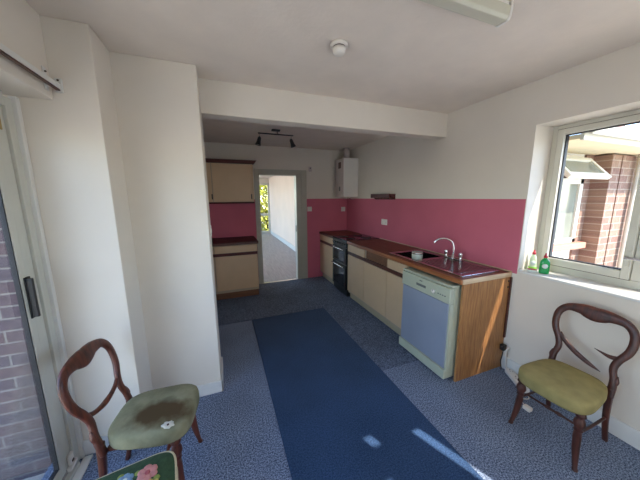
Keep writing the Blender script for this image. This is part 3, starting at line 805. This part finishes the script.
# ------------------------------------------------------------------ bottles on the sill
def bottle(loc, label, body, lab, capm, kind):
    t = thing('washing_up_bottle', label, 'bottle', loc, 0, 'bottles on the window sill')
    b = MB()
    if kind == 0:
        b.sweep([(0, 0, 0), (0, 0, .01), (0, 0, .075), (0, 0, .105), (0, 0, .122), (0, 0, .135)], [.058, .066, .066, .056, .028, .022], [.04, .046, .046, .04, .026, .022], (1, 0, 0), body, sub=4, cs=16, n=2.5)
    else:
        b.sweep([(0, 0, 0), (0, 0, .01), (0, 0, .06), (0, 0, .10), (0, 0, .125), (0, 0, .14)], [.05, .056, .05, .046, .03, .022], [.036, .042, .04, .036, .026, .022], (1, 0, 0), body, sub=4, cs=16, n=2.3)
    b.build('body', t)
    if kind == 1:
        b = MB(); b.sweep([(0, 0, .001), (0, 0, .01), (0, 0, .03)], [.052, .0575, .057], [.038, .0435, .043], (1, 0, 0), 'lime', sub=4, cs=16, n=2.3); b.build('liquid', t)
    z0 = .135 if kind == 0 else .14
    b = MB(); b.lathe([(.013, z0-.004), (.013, z0+.012), (.007, z0+.016), (.006, z0+.032), (.004, z0+.034)], capm, seg=14); b.build('cap', t)
    b = MB(); b.lathe([(.019, 0), (.019, .0016)], lab, mtx=Matrix.Translation((-.0235 if kind == 0 else -.021, 0, .065)) @ Matrix.Rotation(-PI/2, 4, 'Y'), seg=20); b.build('paper_label', t)
    return t
bottle((2.425, 1.225, ZS), 'deep green washing up bottle with a round white label on the sill', 'green_liquid', 'label', 'red', 0).rotation_euler = (0, 0, .6)
bottle((2.455, 1.325, ZS), 'nearly empty clear bottle in the corner of the window sill', 'clear_bottle', 'label', 'red', 1).rotation_euler = (0, 0, .5)
t = thing('scouring_sponge', 'small pinkish sponge between the two bottles on the sill', 'sponge', (2.40, 1.295, ZS), .7)
b = MB(); b.box(-.02, .02, -.03, .03, 0, .016, 'label', .004); b.build('foam', t)
b = MB(); b.box(-.02, .02, -.03, .03, .016, .022, 'petal_rose', .002); b.build('scourer', t)

# ------------------------------------------------------------------ extension lead by the skirting
ex = thing('extension_lead', 'white extension lead lying along the skirting by the end panel', 'extension lead', (2.255, 1.235, 0), math.radians(-30))
b = MB(); b.box(-.03, .03, -.15, .105, .003, .042, 'switch', .008); b.build('socket_block', ex)
for k in range(3):
    yy = -.10+k*.085
    b = MB(); b.box(-.022, .022, yy-.03, yy+.03, .042, .045, 'boiler', .001)
    b.box(-.004, .004, yy+.008, yy+.016, .0445, .046, 'black'); b.box(-.012, -.006, yy-.014, yy-.010, .0445, .046, 'black'); b.box(.006, .012, yy-.014, yy-.010, .0445, .046, 'black'); b.build('outlet', ex)
b = MB(); b.tube([(0, .10, .02), (-.01, .128, .04), (-.02, .126, .12), (-.02, .135, .19), (.005, .135, .225)], .006, 'switch'); b.build('cable', ex)
t = thing('black_plug', 'black plug and coiled flex at the end panel edge', 'plug', (2.297, YE-.023, .215))
b = MB(); b.box(-.02, .024, -.02, .019, -.025, .03, 'black', .007); b.build('plug_body', t)
b = MB(); b.tube([(-.01, -.012, -.02), (-.03, -.02, -.06), (-.035, -.016, -.12), (-.01, -.012, -.19), (-.012, -.012, -.21)], .004, 'black'); b.build('flex', t)
t = thing('adaptor_plug', 'small white plug lying on the carpet under the olive chair', 'plug', (2.02, 1.00, 0))
b = MB(); b.box(-.02, .02, -.025, .025, .001, .03, 'switch', .006); b.build('plug_body', t)
b = MB(); b.tube([(.01, .02, .014), (.06, .08, .006), (.12, .06, .006), (.17, .10, .008)], .0035, 'switch'); b.build('flex', t)

# ------------------------------------------------------------------ dining chairs
LEAN = [.20, 1.0]
def zy(z): return -.188-(z-.40)*LEAN[0]      # the back leans away from the seat
def seat_plan(k, n):
    an = 2*PI*k/n
    ca, sa = math.cos(an), math.sin(an); e = 2/3.7
    y = .012+.196*math.copysign(abs(sa)**e, sa)
    u = (y+.19)/.4
    wv = .162+.036*min(max(u, 0), 1)
    if sa > 0: y += .012*(1-ca*ca)
    return wv*math.copysign(abs(ca)**e, ca), y
def make_seat(mat, piping=None, z0=.350, z1=.428, dome=.018):
    s = MB(); n = 56; b2 = bmesh.new(); rings = []
    prof = [(.93, z0), (.975, z0+.004), (1.0, z0+.02), (1.0, z1-.022), (.985, z1-.008), (.95, z1), (.85, z1+dome*.35), (.65, z1+dome*.72), (.4, z1+dome*.95), (.15, z1+dome)]
    for sc, z in prof:
        rings.append([b2.verts.new((seat_plan(k, n)[0]*sc, .012+(seat_plan(k, n)[1]-.012)*sc, z)) for k in range(n)])
    for a, b in zip(rings, rings[1:]):
        for k in range(n): b2.faces.new((a[k], a[(k+1) % n], b[(k+1) % n], b[k]))
    b2.faces.new(rings[0][::-1]); b2.faces.new(rings[-1])
    s.merge(b2, mat, smooth=True)
    if piping:
        for zz in (z0+.016, z1-.012):
            pts = [(seat_plan(k, 28)[0]*1.0, .012+(seat_plan(k, 28)[1]-.012)*1.0, zz) for k in range(28)]
            s.sweep(pts, .011, .011, (0, 0, 1), piping, closed=True, sub=3, cs=8, n=2)
    return s
def dining_chair(label, seat_mat, broken=False, piping=None, wood_m='mahog', group='balloon back dining chairs'):
    t = thing('dining_chair', label, 'chair', (0, 0, 0), 0, group)
    s = make_seat(seat_mat, piping)
    if piping:                               # worked flowers in the needlepoint
        def top(x, y): return .424+.022*max(0, 1-((x/.2)**2+((y-.01)/.2)**2))+.0005
        def bloom(x, y, r, mat, k=5, mid='petal_yellow'):
            for q in range(k):
                an = 2*PI*q/k+x*30
                px, py = x+r*.62*math.cos(an), y+r*.62*math.sin(an)
                s.lathe([(r*.5, -.004), (r*.48, .002), (r*.25, .0035)], mat, (px, py, top(px, py)), 10)
            s.lathe([(r*.34, -.004), (r*.3, .004), (r*.1, .005)], mid, (x, y, top(x, y)), 10)
        FL = [(.02, .03, .046, 'petal_pink', 6, 'petal_rose'), (-.045, .045, .030, 'petal_blue', 6, 'label'), (.085, .0, .03, 'petal_yellow', 5, 'petal_rose'),
              (-.03, -.04, .036, 'petal_rose', 6, 'petal_pink'), (.055, -.06, .028, 'petal_blue', 5, 'petal_yellow'), (-.085, -.01, .026, 'petal_yellow', 5, 'petal_rose'),
              (-.075, .075, .020, 'petal_pink', 5, 'petal_yellow'), (.02, -.10, .022, 'petal_pink', 5, 'petal_yellow')]
        for a in FL: bloom(*a)
        for k in range(26):
            an = 2*PI*k/26; r = .085+.02*math.sin(k*2.3)
            x, y = r*math.cos(an)*1.1, r*math.sin(an)+.005
            s.lathe([(.013, -.004), (.011, .0015), (.004, .002)], 'leafwool', (x, y, top(x, y)), 7)
    seat = s.build('seat', t)
    # back frame: two uprights and the balloon top in one sweep
    half = [(.150, .340, .038, .030), (.152, .405, .038, .028), (.148, .455, .034, .026), (.136, .515, .036, .025), (.148, .570, .038, .025), (.178, .635, .040, .025),
            (.187, .700, .041, .025), (.176, .757, .043, .025), (.138, .797, .048, .026), (.075, .808, .068, .027), (.035, .803, .088, .028), (.0, .798, .094, .028)]
    right = [(x, .34+(z-.34)*LEAN[1], w_, t_) for x, z, w_, t_ in half]; pts = right + [(-x, z, w_, t_) for x, z, w_, t_ in right[-2::-1]]
    s = MB()
    s.sweep([(x, zy(z), z) for x, z, _, _ in pts], [p[2] for p in pts], [p[3] for p in pts], (0, 1, .2), wood_m, sub=6, cs=14, n=2.8)
    for sg in (-1, 1):                       # small carved scroll where the upright meets the seat
        s.sweep([(sg*.163, zy(z), z) for z in (.415, .428, .445, .460, .478)], [.004, .018, .024, .016, .004], [.012, .024, .027, .022, .012], (0, 1, .2), wood_m, sub=4, cs=10, n=2.2)
    s.build('back_frame', t)
    s = MB()
    if not broken:
        cv = [(.140, .562), (.10, .540), (.05, .527), (0, .523), (-.05, .527), (-.10, .540), (-.140, .562)]
        cv = [(x, .34+(z-.34)*LEAN[1]) for x, z in cv]
        s.sweep([(x, zy(z)-.001, z) for x, z in cv], [.026, .024, .026, .032, .026, .024, .026], .018, (0, 1, .2), wood_m, sub=5, cs=12)
        s.build('cross_rail', t)
    else:
        cv = [(.150, .608), (.105, .560), (.045, .518), (-.025, .484), (-.088, .462)]
        s.sweep([(x, zy(z)-.001, z) for x, z in cv], [.026, .030, .032, .026, .004], [.018, .018, .018, .016, .006], (0, 1, .2), wood_m, sub=5, cs=12)
        s.build('cross_rail', t, 'snapped cross rail hanging loose from one side')
        s = MB(); cv = [(-.150, .580), (-.110, .574), (-.075, .580), (-.035, .590)]
        s.sweep([(x, zy(z)-.001, z) for x, z in cv], [.032, .024, .014, .003], [.018, .016, .012, .004], (0, 1, .2), wood_m, sub=5, cs=12)
        s.build('cross_rail_stub', t, 'splintered stub of the broken cross rail')
    for sg in (-1, 1):
        prof = [(.021, .36), (.022, .345), (.026, .335), (.019, .325), (.019, .315), (.025, .300), (.028, .280), (.022, .262), (.017, .250), (.022, .243), (.017, .236), (.0195, .20), (.018, .12), (.0135, .05), (.011, .018), (.014, .010), (.013, 0)]
        s = MB(); s.lathe(prof[::-1], wood_m, (sg*.150, .150, 0), 18, bend=lambda z, sg=sg: (sg*.024*max(0, (.20-z)/.20)**1.6, .025*max(0, (.20-z)/.20)**1.6))
        s.build('leg', t)
        s = MB(); s.sweep([(sg*.148, -.185, .40), (sg*.148, -.188, .30), (sg*.148, -.200, .18), (sg*.150, -.225, .07), (sg*.152, -.245, 0)], [.034, .033, .030, .027, .026], [.032, .032, .028, .025, .024], (0, 1, 0), wood_m, sub=5, cs=10, n=4)
        s.build('leg', t)
        s = MB(); s.tube([(sg*.150, .150, .215), (sg*.149, -.02, .195), (sg*.148, -.195, .185)], .008, wood_m); s.build('stretcher', t)
    s = MB()
    s.sweep([(-.149, .07, .205), (-.06, .07, .205), (-.03, .07, .205), (0, .07, .205), (.03, .07, .205), (.06, .07, .205), (.149, .07, .205)], [.013, .014, .024, .015, .024, .014, .013], [.013, .014, .024, .015, .024, .014, .013], (0, 0, 1), wood_m, sub=4, cs=8, n=2)
    s.build('stretcher', t)
    s = MB(); s.box(-.140, .140, -.17, .165, .338, .356, wood_m, .004); s.build('seat_rail', t)
    return t
def place(t, x, y, facing):
    t.location = (x, y, 0); t.rotation_euler = (0, 0, facing-PI/2)
chR = dining_chair('balloon back chair with olive velvet seat and snapped back rail under the window', 'olive', True, None, 'mahog_dark')
place(chR, 1.974, .807, 3.178)
LEAN[:] = [.25, .955]
chL = dining_chair('balloon back chair with worn stained olive seat beside the patio door', 'olive_worn', False, None, 'mahog')
place(chL, -.425, 1.475, -.15); chL.scale = (.95, .98, 1.01)
# torn hole showing white stuffing
from mathutils.bvhtree import BVHTree
sm_ = [o for o in chL.children if o.name.startswith('seat') and 'rail' not in o.name][0].data
bvh = BVHTree.FromPolygons([v.co for v in sm_.vertices], [tuple(p.vertices) for p in sm_.polygons])
def on_seat(x, y, dz): return Vector((x, y, bvh.ray_cast(Vector((x, y, 1)), Vector((0, 0, -1)))[0].z+dz))
hx, hy = .146, .122
s = MB(); b2 = bmesh.new(); rr = []
for f_, dz in ((1, -.002), (.92, .0022), (.55, .003), (.3, .0012)):
    rr.append([b2.verts.new(on_seat(hx+f_*(.020+.004*math.sin(k*2.1))*math.cos(2*PI*k/16), hy+f_*(.031+.005*math.sin(k*2.1+1))*math.sin(2*PI*k/16), dz)) for k in range(16)])
for a, b in zip(rr, rr[1:]):
    for k in range(16): b2.faces.new((a[k], a[(k+1) % 16], b[(k+1) % 16], b[k]))
b2.faces.new(rr[-1])
s.merge(b2, 'stuffing', smooth=True)
c0 = on_seat(hx, hy, .0); s.lathe([(.006, 0), (.006, .003)], 'mahog_dark', tuple(c0), 8)
s.build('torn_patch', chL, 'torn hole showing white stuffing')
st = thing('needlepoint_stool', 'stool with dark green floral needlepoint top and cream braid at the bottom edge', 'stool', (-.428, .972, 0), .16)
def stool_plan(k, n):
    an = 2*PI*k/n; ca, sa = math.cos(an), math.sin(an); e = 2/6
    return .185*math.copysign(abs(ca)**e, ca), .175*math.copysign(abs(sa)**e, sa)
s = MB(); n = 64; b2 = bmesh.new(); rings = []
for sc, z in [(.95, .375), (.99, .38), (1, .40), (1, .43), (.985, .445), (.95, .452), (.8, .462), (.55, .470), (.25, .474)]:
    rings.append([b2.verts.new((stool_plan(k, n)[0]*sc, stool_plan(k, n)[1]*sc, z)) for k in range(n)])
for a, b in zip(rings, rings[1:]):
    for k in range(n): b2.faces.new((a[k], a[(k+1) % n], b[(k+1) % n], b[k]))
b2.faces.new(rings[0][::-1]); b2.faces.new(rings[-1])
s.merge(b2, 'tapestry', smooth=True)
def top(x, y):
    m_ = max(abs(x)/.185, abs(y)/.175)
    tb = [(0, .474), (.25, .474), (.55, .470), (.8, .462), (.95, .452), (1, .43)]
    for (m0, z0), (m1, z1) in zip(tb, tb[1:]):
        if m_ <= m1: return z0+(z1-z0)*(m_-m0)/(m1-m0)+.0006
    return .43
def bloom(x, y, r, mat, k=5, mid='petal_yellow'):
    for q in range(k):
        an = 2*PI*q/k+x*30; px, py = x+r*.62*math.cos(an), y+r*.62*math.sin(an)
        s.lathe([(r*.5, -.004), (r*.48, .0015), (r*.25, .0028)], mat, (px, py, top(px, py)), 10)
    s.lathe([(r*.34, -.004), (r*.3, .0032), (r*.1, .004)], mid, (x, y, top(x, y)), 10)
for k in range(22):
    an = 2*PI*k/22; r = .085+.016*math.sin(k*2.3)
    x, y = r*math.cos(an)*1.15+.012, r*math.sin(an)+.012
    s.lathe([(.014, -.004), (.012, .001), (.004, .0015)], 'leafwool', (x, y, top(x, y)), 7)
for a in [(.075, .062, .034, 'petal_pink', 6, 'petal_rose'), (.0, .072, .028, 'petal_blue', 6, 'label'), (.09, .0, .026, 'petal_yellow', 5, 'petal_rose'),
          (-.06, .06, .022, 'petal_yellow', 5, 'petal_rose'), (.02, .0, .036, 'petal_rose', 6, 'petal_pink'), (.07, -.06, .028, 'petal_blue', 5, 'petal_yellow'),
          (-.06, -.01, .028, 'petal_pink', 6, 'petal_yellow'), (.0, -.075, .026, 'petal_pink', 5, 'petal_yellow'), (-.07, -.07, .024, 'petal_blue', 5, 'petal_yellow')]: bloom(a[0]+.012, a[1]+.012, *a[2:])
s.build('seat', st)
s = MB()
for zz in (.392, .440):
    s.sweep([(stool_plan(k, 40)[0]*1.0, stool_plan(k, 40)[1]*1.0, zz) for k in range(40)], .012, .012, (0, 0, 1), 'piping', closed=True, sub=2, cs=8, n=2)
s.build('braid', st, 'cream braid edging')
for sx in (-1, 1):
    for sy in (-1, 1):
        s = MB(); s.lathe([(.013, 0), (.013, .02), (.016, .10), (.020, .25), (.017, .27), (.024, .29), (.019, .31), (.024, .376)], 'mahog_dark', (sx*.145, sy*.135, 0), 16); s.build('leg', st)
s = MB(); s.box(-.155, .155, -.145, .145, .345, .376, 'mahog_dark', .004); s.build('seat_rail', st)

# ------------------------------------------------------------------ outside, patio side
struct(onebox('ground', (-30, 40, -30, 40, -.45, -.2), 'ground'), 'pale paving around the house', 'ground')
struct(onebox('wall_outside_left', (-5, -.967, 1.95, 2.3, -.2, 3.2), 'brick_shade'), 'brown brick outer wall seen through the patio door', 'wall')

# ------------------------------------------------------------------ outside, right: low brick wing
YW = 1.63
wg = thing('brick_wing', 'low brick wing of the house with cream eaves outside the right window', 'building', (3.9, YW, -.2))
def LW(*a): return local(wg, a)
b = MB()
b.box(*LW(3.70, 5.6, YW, 3.2, -.2, 2.0), 'brick_front')
b.box(*LW(XRO+.001, 3.70, YW+.02, 3.2, -.2, 1.02), 'render')
b.box(*LW(XRO+.001, 3.70, YW+.02, 3.2, 1.95, 2.1), 'render')
b.build('wall', wg)
b = MB(); b.box(*LW(3.84, 4.02, 1.48, YW, -.2, 1.99), 'brick_front'); b.box(*LW(4.02, 4.045, 1.50, YW, -.2, 1.99), 'brick_front'); b.box(*LW(4.045, 4.42, 1.48, YW, -.2, 1.99), 'brick_front'); b.build('pier', wg)
b = MB(); b.box(*LW(XRO+.001, 6.0, 1.22, YW+.2, 2.005, 2.04), 'soffit', .003); b.build('soffit', wg)
b = MB(); b.box(*LW(XRO+.001, 6.0, 1.195, 1.22, 1.995, 2.075), 'upvc', .003); b.build('fascia', wg)
b = MB(); b.prism([(1.12-YW, 2.085+.2), (1.125-YW, 2.045+.2), (1.157-YW, 2.03+.2), (1.19-YW, 2.045+.2), (1.195-YW, 2.085+.2)], XRO+.001-3.9, 6.0-3.9, 'upvc', 'x'); b.build('gutter', wg)
b = MB(); b.prism([(1.17-YW, 2.085+.2), (3.4-YW, 3.1+.2), (3.4-YW, 3.17+.2), (1.15-YW, 2.12+.2)], XRO+.001-3.9, 6.1-3.9, 'tile', 'x'); b.build('roof', wg)
b = MB(); b.lathe([(.034, -.0), (.034, 2.2)], 'upvc', (4.30-3.9, 1.43-YW, 0), 14); b.build('downpipe', wg)
wn = MB()
WX0, WX1 = 2.95, 3.70
for q in ((WX0, WX0+.05, 1.05, 1.95), (WX1-.06, WX1, 1.05, 1.95), (WX0, WX1, 1.05, 1.10), (WX0, WX1, 1.90, 1.95), (WX0, WX1, 1.69, 1.75)):
    wn.box(*LW(q[0], q[1], YW-.01, YW+.05, q[2], q[3]), 'upvc', .004)
wf = wn.build('window', wg)
b = MB(); b.box(*LW(WX0+.05, WX1-.06, YW+.012, YW+.02, 1.10, 1.69), 'glass_wing'); b.build('glass', wf)
b = MB(); b.box(*LW(XRO+.02, 3.80, YW-.07, YW+.03, .985, 1.05), 'sillred', .006); b.build('window_sill', wg)
# open top-hung vent
vt = bpy.data.objects.new('open_vent', None); COL.objects.link(vt); vt.parent = wg
b = MB(); vw0, vw1 = 2.98-3.34, 3.68-3.34; vh = .28
for q in ((vw0, vw0+.05, -vh, 0), (vw1-.05, vw1, -vh, 0), (vw0+.05, vw1-.05, -.05, 0), (vw0+.05, vw1-.05, -vh, -vh+.05)):
    b.box(q[0], q[1], -.045, -.005, q[2], q[3], 'upvc', .004)
bpy.data.objects.remove(vt)
vs = b.build('open_vent', wg)
vs.location = (3.34-3.9, -.01, 1.93+.2); vs.rotation_euler = (math.radians(-42), 0, 0)
b = MB(); b.box(vw0+.05, vw1-.05, -.03, -.02, -vh+.05, -.05, 'glass_wing'); b.build('glass', vs)

# our own eaves above the window
b = MB(); b.box(XRO, 2.735, YREAR-.15, 1.27, 2.50, 2.64, 'upvc', .004)
struct(b.build('roof_eaves'), 'white eaves board over the right window outside', 'eaves')
struct(onebox('roof', (-1.4, 2.735, YREAR-.2, 11.6, 2.64, 2.75), 'tile'), 'flat roof slab over the house', 'roof')

# ------------------------------------------------------------------ garden beyond the far door
def leafy(name, label, c, R, n, seed):
    rnd = random.Random(seed)
    t = thing(name, label, 'tree', (c[0], c[1], -.2))
    s = MB(); s.lathe([(.10, 0), (.07, 1.2), (.04, c[2]+.2)], 'bark', seg=10); s.build('trunk', t)
    b2 = bmesh.new()
    for _ in range(n):
        v = Vector((rnd.gauss(0, 1), rnd.gauss(0, 1), rnd.gauss(0, 1))).normalized()*rnd.uniform(.5, 1)
        p = Vector((v.x*R[0], v.y*R[1], v.z*R[2]+c[2]+.2))
        m3 = Matrix.Rotation(rnd.uniform(0, 6.3), 3, 'Z') @ Matrix.Rotation(rnd.uniform(-1.2, 1.2), 3, 'X')
        q = [m3 @ Vector(a) for a in ((-.05, 0, 0), (0, -.11, .01), (.05, 0, 0), (0, .11, .01))]
        b2.faces.new([b2.verts.new(p+a*rnd.uniform(.8, 1.6)) for a in q])
    s = MB(); s.merge(b2, 'leaf'); s.build('crown', t)
leafy('garden_tree', 'yellow green tree in the garden past the far glazed door', (2.3, 14.2, 1.3), (1.7, 1.0, 1.7), 5200, 3)

# ------------------------------------------------------------------ light
wd = bpy.data.worlds.new('sky'); scn.world = wd; wd.use_nodes = True
nt = wd.node_tree; bg = nt.nodes['Background']
sky = nt.nodes.new('ShaderNodeTexSky'); sky.sky_type = 'NISHITA'; sky.sun_disc = False
sky.sun_elevation = math.radians(52); sky.sun_rotation = math.radians(150)
sky.air_density = 1.0; sky.dust_density = .3; sky.ozone_density = 4.0
nt.links.new(sky.outputs[0], bg.inputs['Color']); bg.inputs['Strength'].default_value = .8
sun = bpy.data.lights.new('sun', 'SUN'); sun.energy = 10; sun.angle = math.radians(.6); sun.color = (1, .94, .86)
so = bpy.data.objects.new('sun', sun); COL.objects.link(so)
so.rotation_euler = Vector((-.32, .78, -1)).to_track_quat('-Z', 'Y').to_euler()
for nm, loc, rot, sx, sy in (('patio_daylight', (-1.0, .6, 1.05), (0, -PI/2, 0), 1.9, 2.2), ('window_daylight', (2.66, .56, 1.53), (0, PI/2, 0), 1.1, 1.55),):
    a = bpy.data.lights.new(nm, 'AREA'); a.shape = 'RECTANGLE'; a.size = sx; a.size_y = sy; a.cycles.is_portal = True
    o = bpy.data.objects.new(nm, a); COL.objects.link(o); o.location = loc; o.rotation_euler = rot

# ------------------------------------------------------------------ camera
cam = bpy.data.cameras.new('camera'); co = bpy.data.objects.new('camera', cam); COL.objects.link(co)
cam.sensor_fit = 'HORIZONTAL'; cam.sensor_width = 36; cam.lens = 254.3963/640*36; cam.clip_start = .02
p, yw, rl = math.radians(-9.5187), math.radians(-20.8787), math.radians(-.4206)
fwd = Vector((math.sin(-yw)*math.cos(p), math.cos(-yw)*math.cos(p), math.sin(p)))
rt = Vector((math.cos(-yw), -math.sin(-yw), 0)); up = rt.cross(fwd)
r2 = rt*math.cos(rl)+up*math.sin(rl); u2 = -rt*math.sin(rl)+up*math.cos(rl)
mw = Matrix((r2, u2, -fwd)).transposed().to_4x4(); mw.translation = (0, 0, HC)
co.matrix_world = mw
scn.camera = co
scn.view_settings.view_transform = 'Standard'; scn.view_settings.look = 'None'; scn.view_settings.gamma = 1
scn.view_settings.exposure = .4
